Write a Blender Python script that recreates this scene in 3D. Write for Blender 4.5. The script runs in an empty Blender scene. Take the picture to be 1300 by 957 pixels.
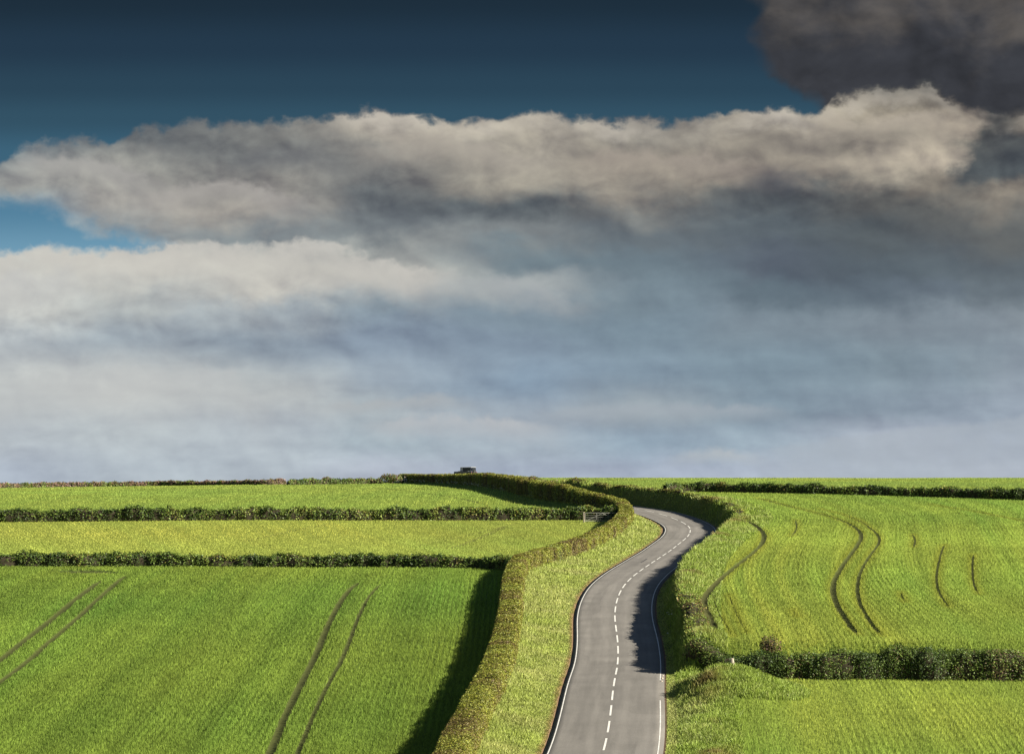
import bpy, math
import numpy as np
rng = np.random.default_rng(7)
F = 3000.0            # focal length in photo pixels (photo 1300 wide)
V0 = 650.0            # photo row of eye level
COL = bpy.context.scene.collection

# ------------------------------------------------------------------ helpers
def hermite(xs, ys):
    xs = np.array(xs, float); ys = np.array(ys, float)
    d = np.diff(ys)/np.diff(xs); m = np.zeros_like(xs); m[0] = d[0]; m[-1] = d[-1]
    for i in range(1, len(xs)-1):
        if d[i-1]*d[i] > 0:
            w1 = 2*(xs[i+1]-xs[i])+(xs[i]-xs[i-1]); w2 = (xs[i+1]-xs[i])+2*(xs[i]-xs[i-1])
            m[i] = (w1+w2)/(w1/d[i-1]+w2/d[i])
    def f(x):
        x = np.asarray(x, float); i = np.clip(np.searchsorted(xs, x)-1, 0, len(xs)-2)
        h = xs[i+1]-xs[i]; t = (np.clip(x, xs[0], xs[-1])-xs[i])/h
        return ((2*t**3-3*t**2+1)*ys[i]+(t**3-2*t**2+t)*h*m[i]+(-2*t**3+3*t**2)*ys[i+1]+(t**3-t**2)*h*m[i+1])
    return f

def sm(x, a, b):
    t = np.clip((np.asarray(x, float)-a)/(b-a), 0, 1); return t*t*(3-2*t)

class Noise:                                           # smooth value noise in 2D
    def __init__(s, seed): s.t = np.random.default_rng(seed).random((256, 256))*2-1
    def __call__(s, x, y, scale, oct=1, rough=0.5):
        x = np.asarray(x, float)/scale; y = np.asarray(y, float)/scale; out = 0; amp = 1.0; tot = 0
        for k in range(oct):
            xi = np.floor(x).astype(int); yi = np.floor(y).astype(int); fx = x-xi; fy = y-yi
            fx = fx*fx*(3-2*fx); fy = fy*fy*(3-2*fy)
            g = lambda a, b: s.t[a % 256, b % 256]
            out = out+amp*((g(xi, yi)*(1-fx)+g(xi+1, yi)*fx)*(1-fy)+(g(xi, yi+1)*(1-fx)+g(xi+1, yi+1)*fx)*fy)
            tot += amp; amp *= rough; x = x*2.03+17.3; y = y*2.03+5.1
        return out/tot
N1, N2, N3 = Noise(1), Noise(2), Noise(3)

def lin(c):
    c = np.asarray(c, float)/255.0
    return np.where(c <= 0.04045, c/12.92, ((c+0.055)/1.055)**2.4)

# ------------------------------------------------------------------ the road's course and the lie of the land
RD = [(162,7.0,-11.7),(173.9,7.8,-11.0),(185.9,8.3,-10.0),(197.8,8.6,-8.95),(209.8,9.3,-7.9),(221.7,10.5,-6.95),(233.5,12.2,-6.2),
      (245.4,14.1,-5.6),(257.2,16.0,-5.05),(269,18.0,-4.45),(280.8,19.9,-3.75),(292.6,21.9,-2.9),(304.5,22.9,-1.95),(316.4,21.7,-0.9),
      (328,18.9,0.1)]
road_y = [-60, 60, 110, 140] + [r[0] for r in RD] + [340, 355, 380, 420, 460, 500, 530, 560, 600, 700, 900]
road_x = [-10, -3, 2.5, 5.6] + [r[1] for r in RD] + [15.2, 11.2, 6.9, 3.4, 0.6, -6.5, -14.0, -24, -40, -75, -130]
roadX = hermite(road_y, road_x)
Pz = hermite([-2000, -300, -50, 0, 10, 30, 60, 100, 136, 150] + [r[0] for r in RD] + [345, 370, 400, 450, 500, 550, 600, 650, 700, 800, 1000, 1500, 3000, 30000],
             [6, 6, 2, -1.8, -5.5, -12.5, -17.3, -16.1, -13.8, -12.65] + [r[2] for r in RD] + [1.0, 1.95, 2.95, 4.4, 5.6, 6.65, 7.5, 8.0, 8.15, 6.5, -5, -35, -60, -60])
_ys = np.arange(-60, 900, 1.5)
_k = np.ones(7)/7
_xs = np.convolve(np.pad(roadX(_ys), 3, mode='edge'), _k, 'valid')
CL = np.c_[_xs, _ys]                                   # centreline polyline
_t = np.gradient(CL, axis=0); _t /= np.linalg.norm(_t, axis=1)[:, None]
CT = _t; CN = np.c_[_t[:, 1], -_t[:, 0]]               # tangent, right-hand normal
CS = np.r_[0, np.cumsum(np.linalg.norm(np.diff(CL, axis=0), axis=1))]

def polydist(X, Y, L, T, Nn, S, rad=90):
    """signed distance (right positive), arc length and index of the nearest point on a polyline monotone in y"""
    sh = np.shape(X); X = np.ravel(X).astype(float); Y = np.ravel(Y).astype(float)
    s = np.empty(len(X)); a = np.empty(len(X)); yc = np.empty(len(X))
    for i in range(0, len(X), 20000):
        x = X[i:i+20000, None]; y = Y[i:i+20000, None]
        d = (x-L[None, ::2, 0])**2+(y-L[None, ::2, 1])**2
        j = np.argmin(d, 1)*2
        dx = x[:, 0]-L[j, 0]; dy = y[:, 0]-L[j, 1]
        along = np.clip(dx*T[j, 0]+dy*T[j, 1], -4, 4)
        side = dx*Nn[j, 0]+dy*Nn[j, 1]
        dist = np.sqrt(d[np.arange(len(j)), j//2]-np.minimum(along**2, d[np.arange(len(j)), j//2]))
        s[i:i+20000] = np.sign(side)*dist; a[i:i+20000] = S[j]+along; yc[i:i+20000] = L[j, 1]+along*T[j, 1]
    return s.reshape(sh), a.reshape(sh), yc.reshape(sh)
def road_sd(X, Y): return polydist(X, Y, CL, CT, CN, CS)

hedgeX = hermite([-60, 100, 140, 162, 190, 219, 232, 244, 255, 275, 297, 312, 322, 335, 345, 355, 380, 430, 480, 520, 545, 565, 600, 900],
                 [-18, -5, -2.4, -1.0, -0.2, 0.2, 1.0, 3.6, 6.2, 10.0, 13.6, 15.0, 14.8, 10.4, 7.4, 5.4, 2.4, -2.2, -9.5, -17.0, -22.5, -26.5, -42, -120])

def height(X, Y, sd=None):
    X = np.asarray(X, float); Y = np.asarray(Y, float)
    s, a, yc = road_sd(X, Y) if sd is None else sd
    w = 1-sm(np.abs(s), 4.2, 11)
    z = Pz(Y*(1-w)+yc*w)
    # the left crest falls away a little
    z = z-0.0135*np.clip(-X-28, 0, 400)*sm(Y, 380, 560)*(1-sm(Y, 1500, 3000))
    # raised fields and bank on the right of the road
    hgt = (2.0-0.9*sm(Y, 400, 540))*sm(Y, 164.6, 169.0)
    rel = sm(s, 3.9, 5.7+0.2*N2(a, 0*a, 9))
    hgt = hgt*(1-.85*sm(Y, 405, 470)*(1-sm(s, 14, 40)))
    near = (0.22+0.25*N1(a, a*0, 7, 2))*np.exp(-((s-6.3)/1.1)**2)*sm(Y, 164, 168.6)*(1-sm(Y, 390, 450))
    z = z+hgt*rel+near
    # the mound at the corner of the lower field
    mx = (X-14.3)/3.6; my = (Y-157.6)/4.0
    md = np.where(Y > 157.6, np.abs(my)*1.2, np.abs(my)*0.5)
    z = z+1.55*np.exp(-(mx**2+md**2)**1.3)*sm(s, 3.55, 7.2)
    # verge rises to the hedge bank on the left
    hx = hedgeX(Y); dh = X-hx
    z = z+0.45*np.exp(-(dh/1.7)**2)*sm(Y, 60, 120)*(1-sm(Y, 640, 700))+0.16*sm(-s, 4.2, 7)*(1-sm(-dh, -0.5, 3))*np.where(s < 0, 1, 0)
    # the road climbs on an embankment near the top of the hill
    z = z+1.5*sm(Y, 425, 500)*(1-sm(Y, 556, 585))*sm(dh, 0.8, 3.2)*(1-sm(s, 7, 26))
    # gentle swell of the fields
    far = sm(np.abs(s), 8, 30)
    z = z+far*(0.16*N3(X, Y, 34)+0.05*N1(X, Y, 11))
    return z

def at(u, v, lo=60.0, hi=690.0):
    """where the ray through photo pixel (u, v) meets the land"""
    Y = np.arange(lo, hi, 0.5); X = (u-650)/F*Y; Z = (V0-v)/F*Y
    h = height(X, Y); k = np.nonzero(h > Z)[0]
    i = k[0] if len(k) else len(Y)-1
    return X[i], Y[i]
def path(pts, lo=60.0, step=1.0, smooth=2):
    P = np.array([at(u, v, lo) for u, v in pts])
    for _ in range(smooth):                            # Chaikin
        Q = [P[0]]
        for p, q in zip(P[:-1], P[1:]): Q += [0.75*p+0.25*q, 0.25*p+0.75*q]
        Q.append(P[-1]); P = np.array(Q)
    return resample(P, step)
def resample(P, step):
    P = np.asarray(P, float); S = np.r_[0, np.cumsum(np.linalg.norm(np.diff(P, axis=0), axis=1))]
    n = max(2, int(S[-1]/step)+1); t = np.linspace(0, S[-1], n)
    return np.c_[np.interp(t, S, P[:, 0]), np.interp(t, S, P[:, 1])]

# ------------------------------------------------------------------ mesh building
def link(o): COL.objects.link(o); return o
def mesh_obj(name, V, Fc, mat, parent=None, smooth=False, cols=None, fl=None):
    me = bpy.data.meshes.new(name); V = np.asarray(V, np.float32); Fc = np.asarray(Fc, np.int32)
    k = Fc.shape[1]
    me.vertices.add(len(V)); me.vertices.foreach_set('co', V.ravel())
    me.loops.add(Fc.size); me.loops.foreach_set('vertex_index', Fc.ravel())
    me.polygons.add(len(Fc)); me.polygons.foreach_set('loop_start', np.arange(0, Fc.size, k, dtype=np.int32))
    me.update(calc_edges=True)
    if smooth: me.polygons.foreach_set('use_smooth', np.ones(len(Fc), bool))
    if cols is not None:
        a = me.attributes.new('tint', 'FLOAT_COLOR', 'POINT'); c = np.ones((len(V), 4), np.float32); c[:, :3] = cols; a.data.foreach_set('color', c.ravel())
    for nme, arr in (fl or {}).items():
        a = me.attributes.new(nme, 'FLOAT', 'POINT'); a.data.foreach_set('value', np.asarray(arr, np.float32).ravel())
    me.materials.append(mat)
    o = bpy.data.objects.new(name, me); link(o)
    if parent: o.parent = parent
    return o
def tag(o, label=None, cat=None, group=None, kind=None):
    for k, v in (('label', label), ('category', cat), ('group', group), ('kind', kind)):
        if v: o[k] = v
    return o
def empty(name, loc, rz=0.0):
    o = bpy.data.objects.new(name, None); link(o); o.location = loc; o.rotation_euler = (0, 0, rz); o.empty_display_size = 0.3; return o
class MB:
    def __init__(s): s.V = []; s.F = []
    def quads(s, pts, faces):
        b = len(s.V); s.V += [tuple(p) for p in pts]; s.F += [tuple(b+i for i in f) for f in faces]
    def box(s, x0, x1, y0, y1, z0, z1, tx=0, ty=0):
        p = [(x0, y0, z0), (x1, y0, z0), (x1, y1, z0), (x0, y1, z0), (x0+tx, y0+ty, z1), (x1-tx, y0+ty, z1), (x1-tx, y1-ty, z1), (x0+tx, y1-ty, z1)]
        s.quads(p, [(0, 3, 2, 1), (4, 5, 6, 7), (0, 1, 5, 4), (1, 2, 6, 5), (2, 3, 7, 6), (3, 0, 4, 7)])
    def tube(s, a, b, r, r2=None, n=8):
        a = np.array(a, float); b = np.array(b, float); r2 = r if r2 is None else r2
        d = (b-a)/np.linalg.norm(b-a); h = np.array([0, 0, 1.0]) if abs(d[2]) < 0.9 else np.array([1.0, 0, 0])
        p = np.cross(d, h); p /= np.linalg.norm(p); q = np.cross(d, p)
        ring = [a+r*(math.cos(t)*p+math.sin(t)*q) for t in np.arange(n)*2*math.pi/n]+[b+r2*(math.cos(t)*p+math.sin(t)*q) for t in np.arange(n)*2*math.pi/n]
        s.quads(ring, [(i, (i+1) % n, n+(i+1) % n, n+i) for i in range(n)])
        s.quads([a]+ring[:n]+[b]+ring[n:], [(0, 1+(i+1) % n, 1+i) for i in range(n)]+[(n+1, n+2+i, n+2+(i+1) % n) for i in range(n)])
    def build(s, name, mat, parent=None, bevel=0, smooth=False):
        me = bpy.data.meshes.new(name); me.from_pydata(s.V, [], s.F); me.update(); me.materials.append(mat)
        if smooth: me.polygons.foreach_set('use_smooth', np.ones(len(me.polygons), bool))
        o = bpy.data.objects.new(name, me); link(o)
        if parent: o.parent = parent
        if bevel:
            m = o.modifiers.new('bevel', 'BEVEL'); m.width = bevel; m.segments = 2
        return o

# ------------------------------------------------------------------ materials
def newmat(name):
    m = bpy.data.materials.new(name); m.use_nodes = True; nt = m.node_tree; nt.nodes.clear()
    return m, nt, nt.nodes, nt.links
def plain(name, col, rough=0.6, metal=0.0, nscale=0, namp=0.3, spec=0.4, coat=0):
    m, nt, n, l = newmat(name); o = n.new('ShaderNodeOutputMaterial'); b = n.new('ShaderNodeBsdfPrincipled')
    b.inputs['Roughness'].default_value = rough; b.inputs['Metallic'].default_value = metal; b.inputs['Specular IOR Level'].default_value = spec
    b.inputs['Coat Weight'].default_value = coat
    b.inputs['Base Color'].default_value = (*col, 1); l.new(b.outputs[0], o.inputs[0])
    if nscale:
        t = n.new('ShaderNodeTexCoord'); x = n.new('ShaderNodeTexNoise'); x.inputs['Scale'].default_value = nscale; x.inputs['Detail'].default_value = 6
        r = n.new('ShaderNodeMapRange'); r.inputs['To Min'].default_value = 1-namp; r.inputs['To Max'].default_value = 1+namp
        mx = n.new('ShaderNodeMix'); mx.data_type = 'RGBA'; mx.blend_type = 'MULTIPLY'; mx.inputs[0].default_value = 1; mx.inputs[6].default_value = (*col, 1)
        l.new(t.outputs['Object'], x.inputs['Vector']); l.new(x.outputs['Fac'], r.inputs['Value']); l.new(r.outputs[0], mx.inputs[7]); l.new(mx.outputs[2], b.inputs['Base Color'])
    return m
def leafmat(name, trans=0.35, rough=0.55, spec=0.25):
    """foliage: the colour of each leaf comes from the mesh's tint attribute; thin leaves let some light through"""
    m, nt, n, l = newmat(name); o = n.new('ShaderNodeOutputMaterial'); b = n.new('ShaderNodeBsdfPrincipled'); t = n.new('ShaderNodeBsdfTranslucent')
    a = n.new('ShaderNodeAttribute'); a.attribute_name = 'tint'; mx = n.new('ShaderNodeMixShader'); mx.inputs[0].default_value = trans
    b.inputs['Roughness'].default_value = rough; b.inputs['Specular IOR Level'].default_value = spec
    l.new(a.outputs['Color'], b.inputs['Base Color']); l.new(a.outputs['Color'], t.inputs['Color'])
    l.new(b.outputs[0], mx.inputs[1]); l.new(t.outputs[0], mx.inputs[2]); l.new(mx.outputs[0], o.inputs[0]); return m
def groundmat():
    m, nt, n, l = newmat('earth_and_turf'); o = n.new('ShaderNodeOutputMaterial'); b = n.new('ShaderNodeBsdfPrincipled')
    a = n.new('ShaderNodeAttribute'); a.attribute_name = 'tint'; tc = n.new('ShaderNodeTexCoord')
    n1 = n.new('ShaderNodeTexNoise'); n1.inputs['Scale'].default_value = 3.0; n1.inputs['Detail'].default_value = 8; n1.inputs['Roughness'].default_value = 0.7
    n2 = n.new('ShaderNodeTexNoise'); n2.inputs['Scale'].default_value = 0.25; n2.inputs['Detail'].default_value = 5
    l.new(tc.outputs['Object'], n1.inputs['Vector']); l.new(tc.outputs['Object'], n2.inputs['Vector'])
    r1 = n.new('ShaderNodeMapRange'); r1.inputs['From Min'].default_value = .3; r1.inputs['From Max'].default_value = .7; r1.inputs['To Min'].default_value = .7; r1.inputs['To Max'].default_value = 1.3
    r2 = n.new('ShaderNodeMapRange'); r2.inputs['To Min'].default_value = .8; r2.inputs['To Max'].default_value = 1.2
    l.new(n1.outputs['Fac'], r1.inputs['Value']); l.new(n2.outputs['Fac'], r2.inputs['Value'])
    mm = n.new('ShaderNodeMath'); mm.operation = 'MULTIPLY'; l.new(r1.outputs[0], mm.inputs[0]); l.new(r2.outputs[0], mm.inputs[1])
    mx = n.new('ShaderNodeMix'); mx.data_type = 'RGBA'; mx.blend_type = 'MULTIPLY'; mx.inputs[0].default_value = 1
    l.new(a.outputs['Color'], mx.inputs[6]); l.new(mm.outputs[0], mx.inputs[7]); l.new(mx.outputs[2], b.inputs['Base Color'])
    b.inputs['Roughness'].default_value = 0.95; b.inputs['Specular IOR Level'].default_value = 0.1
    bp = n.new('ShaderNodeBump'); bp.inputs['Distance'].default_value = 0.06; bp.inputs['Strength'].default_value = 0.8
    l.new(n1.outputs['Fac'], bp.inputs['Height']); l.new(bp.outputs[0], b.inputs['Normal']); l.new(b.outputs[0], o.inputs[0]); return m
def roadmat():
    m, nt, n, l = newmat('worn_asphalt'); o = n.new('ShaderNodeOutputMaterial'); b = n.new('ShaderNodeBsdfPrincipled')
    tc = n.new('ShaderNodeTexCoord'); ac = n.new('ShaderNodeAttribute'); ac.attribute_name = 'across'; al = n.new('ShaderNodeAttribute'); al.attribute_name = 'along'
    cx = n.new('ShaderNodeCombineXYZ'); l.new(ac.outputs['Fac'], cx.inputs[0]); 
    sc = n.new('ShaderNodeMath'); sc.operation = 'MULTIPLY'; sc.inputs[1].default_value = 0.06; l.new(al.outputs['Fac'], sc.inputs[0]); l.new(sc.outputs[0], cx.inputs[1])
    n1 = n.new('ShaderNodeTexNoise'); n1.inputs['Scale'].default_value = 2.4; n1.inputs['Detail'].default_value = 6; l.new(cx.outputs[0], n1.inputs['Vector'])      # streaks along the lane
    n2 = n.new('ShaderNodeTexNoise'); n2.inputs['Scale'].default_value = 0.35; n2.inputs['Detail'].default_value = 6; l.new(tc.outputs['Object'], n2.inputs['Vector'])
    n3 = n.new('ShaderNodeTexNoise'); n3.inputs['Scale'].default_value = 14; n3.inputs['Detail'].default_value = 3; l.new(tc.outputs['Object'], n3.inputs['Vector'])
    def mr(src, lo, hi, f0=.25, f1=.75):
        r = n.new('ShaderNodeMapRange'); r.inputs['From Min'].default_value = f0; r.inputs['From Max'].default_value = f1
        r.inputs['To Min'].default_value = lo; r.inputs['To Max'].default_value = hi; l.new(src, r.inputs['Value']); return r.outputs[0]
    def mul(a, c):
        k = n.new('ShaderNodeMath'); k.operation = 'MULTIPLY'; l.new(a, k.inputs[0]); l.new(c, k.inputs[1]); return k.outputs[0]
    f = mul(mul(mr(n1.outputs['Fac'], .86, 1.14), mr(n2.outputs['Fac'], .88, 1.12)), mr(n3.outputs['Fac'], .8, 1.2))
    # polished wheel tracks in each lane
    aa = n.new('ShaderNodeMath'); aa.operation = 'ABSOLUTE'; l.new(ac.outputs['Fac'], aa.inputs[0])
    cr = n.new('ShaderNodeValToRGB'); e = cr.color_ramp; dv = n.new('ShaderNodeMath'); dv.operation = 'DIVIDE'; dv.inputs[1].default_value = 3.4; l.new(aa.outputs[0], dv.inputs[0]); l.new(dv.outputs[0], cr.inputs[0])
    st = [(0, .9), (.1, .93), (.24, 1.08), (.38, .97), (.55, .93), (.7, 1.06), (.85, .98), (1, .82)]
    while len(e.elements) < len(st): e.elements.new(.5)
    for el, (p, v) in zip(e.elements, st): el.position = p; el.color = (v, v, v, 1)
    f = mul(f, cr.outputs[0])
    cp = n.new('ShaderNodeCombineXYZ'); q1 = n.new('ShaderNodeMath'); q1.operation = 'MULTIPLY'; q1.inputs[1].default_value = .3; l.new(ac.outputs['Fac'], q1.inputs[0]); q2 = n.new('ShaderNodeMath'); q2.operation = 'MULTIPLY'; q2.inputs[1].default_value = .09; l.new(al.outputs['Fac'], q2.inputs[0]); l.new(q1.outputs[0], cp.inputs[0]); l.new(q2.outputs[0], cp.inputs[1])
    vo = n.new('ShaderNodeTexVoronoi'); vo.distance = 'CHEBYCHEV'; vo.inputs['Scale'].default_value = 1.0; l.new(cp.outputs[0], vo.inputs['Vector']); sx = n.new('ShaderNodeSeparateColor'); l.new(vo.outputs['Color'], sx.inputs[0])
    f = mul(f, mr(sx.outputs[0], .90, 1.07, 0, 1))
    mx = n.new('ShaderNodeMix'); mx.data_type = 'RGBA'; mx.blend_type = 'MULTIPLY'; mx.inputs[0].default_value = 1; mx.inputs[6].default_value = (.130, .121, .107, 1)
    l.new(f, mx.inputs[7]); l.new(mx.outputs[2], b.inputs['Base Color']); b.inputs['Roughness'].default_value = .85; b.inputs['Specular IOR Level'].default_value = .3
    bp = n.new('ShaderNodeBump'); bp.inputs['Distance'].default_value = .01; bp.inputs['Strength'].default_value = .5; l.new(n3.outputs['Fac'], bp.inputs['Height']); l.new(bp.outputs[0], b.inputs['Normal'])
    l.new(b.outputs[0], o.inputs[0]); return m
GROUND, ROAD = groundmat(), roadmat()
CROP, LEAF, GRASS = leafmat('crop_leaf', .4, .7, .08), leafmat('hedge_leaf', .22), leafmat('long_grass', .3)
TWIG = plain('dark_twigs', (.035, .03, .018), .95, nscale=3, namp=.5, spec=.1)
PAINT = plain('road_paint', (.50, .49, .45), .6, nscale=2.2, namp=.5)

# ------------------------------------------------------------------ boundaries between the fields
def base_line(pts, step=2.0): return path(pts, lo=120, step=step, smooth=1)
hedB = base_line([(-260, 719), (-120, 719), (0, 719), (150, 719), (300, 719.5), (450, 720), (560, 721), (640, 722.5), (658, 723)])
hedA = base_line([(-260, 662), (-120, 662), (0, 662), (200, 661), (400, 660), (600, 660), (742, 659.5), (786, 656.5)])
sk1 = base_line([(-260, 626), (-100, 622), (0, 619.5), (110, 618), (230, 616.5), (330, 615.5), (362, 615)])
sk2 = base_line([(364, 615.5), (420, 614.8), (486, 614)])
hedC = base_line([(842, 623.5), (880, 624.5), (960, 626), (1060, 628), (1160, 630.5), (1300, 635), (1420, 639)])
hedD = np.array([at(u, v, 120) for u, v in [(962, 861)]])
hedD = resample(np.array([[12.6, 167.6], [15.5, 165.6], [18.5, 164.9], [24, 164.6], [32, 164.2], [45, 163.6], [60, 163.2]]), 1.5)
def yof(L, X): return np.interp(X, L[:, 0], L[:, 1])

# tramlines (bare wheelings through the crop), traced over the land: (points, half width, brown?)
TR = [([(-60, 886), (0, 838), (60, 791), (130, 736)], .40), ([(-60, 915), (0, 868), (50, 826), (110, 775), (160, 730)], .34),
      ([(330, 985), (360, 915), (383, 868), (402, 830), (418, 790), (436, 757), (456, 739)], .32), ([(366, 985), (395, 915), (418, 868), (440, 825), (456, 780), (470, 755), (486, 740)], .20),
      ([(60, 724), (120, 726), (160, 728.5)], .5), ([(960, 632), (990, 640), (1050, 654), (1084, 667), (1096, 680), (1085, 699), (1067, 722), (1056, 744), (1061, 768), (1078, 794), (1090, 808)], .30),
      ([(1040, 646), (1090, 659), (1114, 677), (1118, 689), (1102, 709), (1088, 736), (1089, 764), (1104, 790), (1121, 809)], .20),
      ([(1158, 678), (1162, 686), (1160, 696)], .13), ([(1199, 692), (1191, 716), (1188, 740), (1194, 758), (1205, 772)], .13), ([(1236, 704), (1234, 722), (1236, 744), (1243, 756)], .12),
      ([(1143, 752), (1149, 766)], .14), ([(1005, 774), (1012, 785)], .1),
      ([(1180, 641), (1230, 648), (1275, 657), (1330, 668)], .22), ([(1235, 617), (1250, 620)], .3), ([(1250, 617), (1275, 621)], .3),
      ([(445, 616.5), (495, 621), (540, 626), (590, 634), (612, 639)], .30), ([(480, 616), (560, 623), (620, 633)], .16),
      ([(946, 660), (962, 668), (972, 680), (966, 694), (952, 706), (930, 722), (908, 742), (895, 757), (893, 768), (900, 784), (912, 803)], .34),
      ([(905, 760), (912, 778), (924, 800), (931, 810)], .05), ([(925, 755), (932, 775), (948, 805)], .05), ([(1010, 660), (1012, 672), (1004, 682)], .12),
      ([(640, 668), (622, 676), (595, 688), (565, 697)], .16), ([(420, 664), (380, 671), (340, 680), (300, 688)], .16), ([(655, 664), (620, 672), (570, 684), (520, 694)], .10)]
TL = []
for pts, hw in TR:
    p = path(pts, lo=110, step=.8); TL.append((p, hw*.85))
def tram(X, Y):
    """distance outside the nearest wheeling (negative = on bare ground)"""
    X = np.asarray(X, float); Y = np.asarray(Y, float); out = np.full(X.shape, 9.0)
    for p, hw in TL:
        k = (X > p[:, 0].min()-2) & (X < p[:, 0].max()+2) & (Y > p[:, 1].min()-2) & (Y < p[:, 1].max()+2)
        if not k.any(): continue
        idx = np.nonzero(k)[0]; x = X[idx]; y = Y[idx]; d = np.full(len(idx), 9.0)
        for i in range(0, len(idx), 20000):
            a = p[:-1]; b = p[1:]-a; xx = x[i:i+20000, None]-a[None, :, 0]; yy = y[i:i+20000, None]-a[None, :, 1]
            t = np.clip((xx*b[:, 0]+yy*b[:, 1])/((b**2).sum(1)), 0, 1)
            q = (xx-t*b[:, 0])**2+(yy-t*b[:, 1])**2; j = np.argmin(q, 1)
            side = np.abs(b[:, 0])/np.hypot(b[:, 0], b[:, 1]); kk = np.arange(len(a)); endt = np.clip(np.minimum(kk, len(a)-1-kk)*.8/3.0, .25, 1)
            d[i:i+20000] = np.sqrt(q[np.arange(len(j)), j])-(hw*endt*(1+5.0*side**3))[j]
        out[idx] = np.minimum(out[idx], d)
    return out

# region codes: 0 road and margin, 1 verge and bank, 2 lower left field, 3 middle left, 4 upper left, 5 right field, 6 upper right, 7 lower right
def region(X, Y, s):
    dh = X-hedgeX(Y); r = np.ones(X.shape, int)
    L = dh < -0.9
    yB = yof(hedB, X); yA = yof(hedA, X)
    r[L & (Y < yB)] = 2; r[L & (Y >= yB) & (Y < yA)] = 3; r[L & (Y >= yA)] = 4
    edge = 7.9+6*np.exp(-((Y-186)/12)**2)*0+1.6*sm(-np.abs(Y-235), -60, -20)+2.4*sm(-np.abs(Y-305), -50, -10)
    R = (s > edge) & (dh > 0)
    yC = np.interp(X, hedC[:, 0], hedC[:, 1], left=330); yD = yof(hedD, X)
    r[R & (Y < yC) & (Y >= yD)] = 5; r[R & (Y >= yC)] = 6
    r[(s > 8) & (Y < yD) & (dh > 0) & (((X-14.3)/5.4)**2+((Y-157)/6.5)**2 > 1) & (Y < 165)] = 7
    r[np.abs(s) < 3.62] = 0
    return r

# leaf colours (true surface colours, linear); crop ground darkened to paint shade in its gaps
def C(*c): return np.array(c, float)
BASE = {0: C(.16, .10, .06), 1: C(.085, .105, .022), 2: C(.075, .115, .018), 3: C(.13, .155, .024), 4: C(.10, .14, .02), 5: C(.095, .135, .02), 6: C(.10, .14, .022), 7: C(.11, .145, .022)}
CROPC = {2: C(.168, .240, .038), 3: C(.290, .335, .068), 4: C(.245, .315, .062), 5: C(.240, .312, .056), 6: C(.245, .312, .062), 7: C(.245, .320, .056)}

# ------------------------------------------------------------------ the ground: one sheet out to the horizon
def make_ground():
    rows = np.r_[[-8000, -2000, -600, -200], np.arange(-60, 110, 6), np.arange(110, 345, .5), np.arange(345, 460, .9), np.arange(460, 700, 1.8), np.arange(700, 1000, 20), np.geomspace(1000, 30000, 24)]
    c = np.r_[-np.geomspace(900, 120000, 26)[::-1], np.arange(-896, 897, 3.8), np.geomspace(900, 120000, 26)]
    YY = np.repeat(rows[:, None], len(c), 1); XX = c[None, :]/F*np.maximum(np.abs(YY), 70)
    s, a, yc = road_sd(XX, YY); Z = height(XX, YY, (s, a, yc))
    Z = Z-0.16*(1-sm(np.abs(s), 3.15, 3.55))*(YY > -60)*(YY < 890)
    r = region(XX.ravel(), YY.ravel(), s.ravel()).reshape(XX.shape)
    col = np.zeros(XX.shape+(3,))
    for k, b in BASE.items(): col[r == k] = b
    inner = (np.abs(XX) < 300) & (YY > 100) & (YY < 690); t = np.full(XX.shape, 9.0); t[inner] = tram(XX[inner], YY[inner])
    w = (1-sm(t, .02, .3))[..., None]; shaded_soil = C(.035, .032, .012)  # wheelings coloured extra dark: the deep shadow between the blades is painted in
    Z = Z-0.17*w[..., 0]
    col = col*(1-w*.8)+shaded_soil*w*.8
    n = len(c); i = np.arange((len(rows)-1)*n).reshape(len(rows)-1, n)[:, :-1].ravel()
    Fc = np.c_[i, i+1, i+n+1, i+n]
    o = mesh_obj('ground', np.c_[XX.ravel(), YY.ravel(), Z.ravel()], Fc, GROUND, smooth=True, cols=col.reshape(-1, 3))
    tag(o, kind='structure')
make_ground()

# ------------------------------------------------------------------ the road and its painted lines
def road_frame(S):
    x = np.interp(S, CS, CL[:, 0]); y = np.interp(S, CS, CL[:, 1]); nx = np.interp(S, CS, CN[:, 0]); ny = np.interp(S, CS, CN[:, 1])
    l = np.hypot(nx, ny); nx /= l; ny /= l
    z = height(x, y, (0*x, S, y)); return x, y, z, nx, ny
def strip(name, S, offs, dz, mat, attrs=False):
    x, y, z, nx, ny = road_frame(S); V = []; 
    m = len(offs); A = np.tile(offs, (len(S), 1)).astype(float)
    camber = 0.035*(1-(A/3.3)**2)
    P = np.stack([x[:, None]+nx[:, None]*A, y[:, None]+ny[:, None]*A, z[:, None]+camber+dz+0*A], -1)
    i = np.arange((len(S)-1)*m).reshape(len(S)-1, m)[:, :-1].ravel()
    fl = {'across': A, 'along': np.repeat(S[:, None], m, 1)} if attrs else None
    return P, np.c_[i, i+1, i+m+1, i+m], fl
S_of = lambda yy: float(np.interp(yy, CL[:, 1], CS))
S = np.arange(S_of(-40), S_of(690), 1.0)
offs = np.array([-3.5, -3.42, -2.8, -2, -1, 0, 1, 2, 2.8, 3.42, 3.5])
P, Fc, fl = strip('road', S, offs, .03, ROAD, True)
P[:, 0, 2] -= .35; P[:, -1, 2] -= .35
tag(mesh_obj('road', P.reshape(-1, 3), Fc, ROAD, smooth=False, fl=fl), kind='structure')
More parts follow.
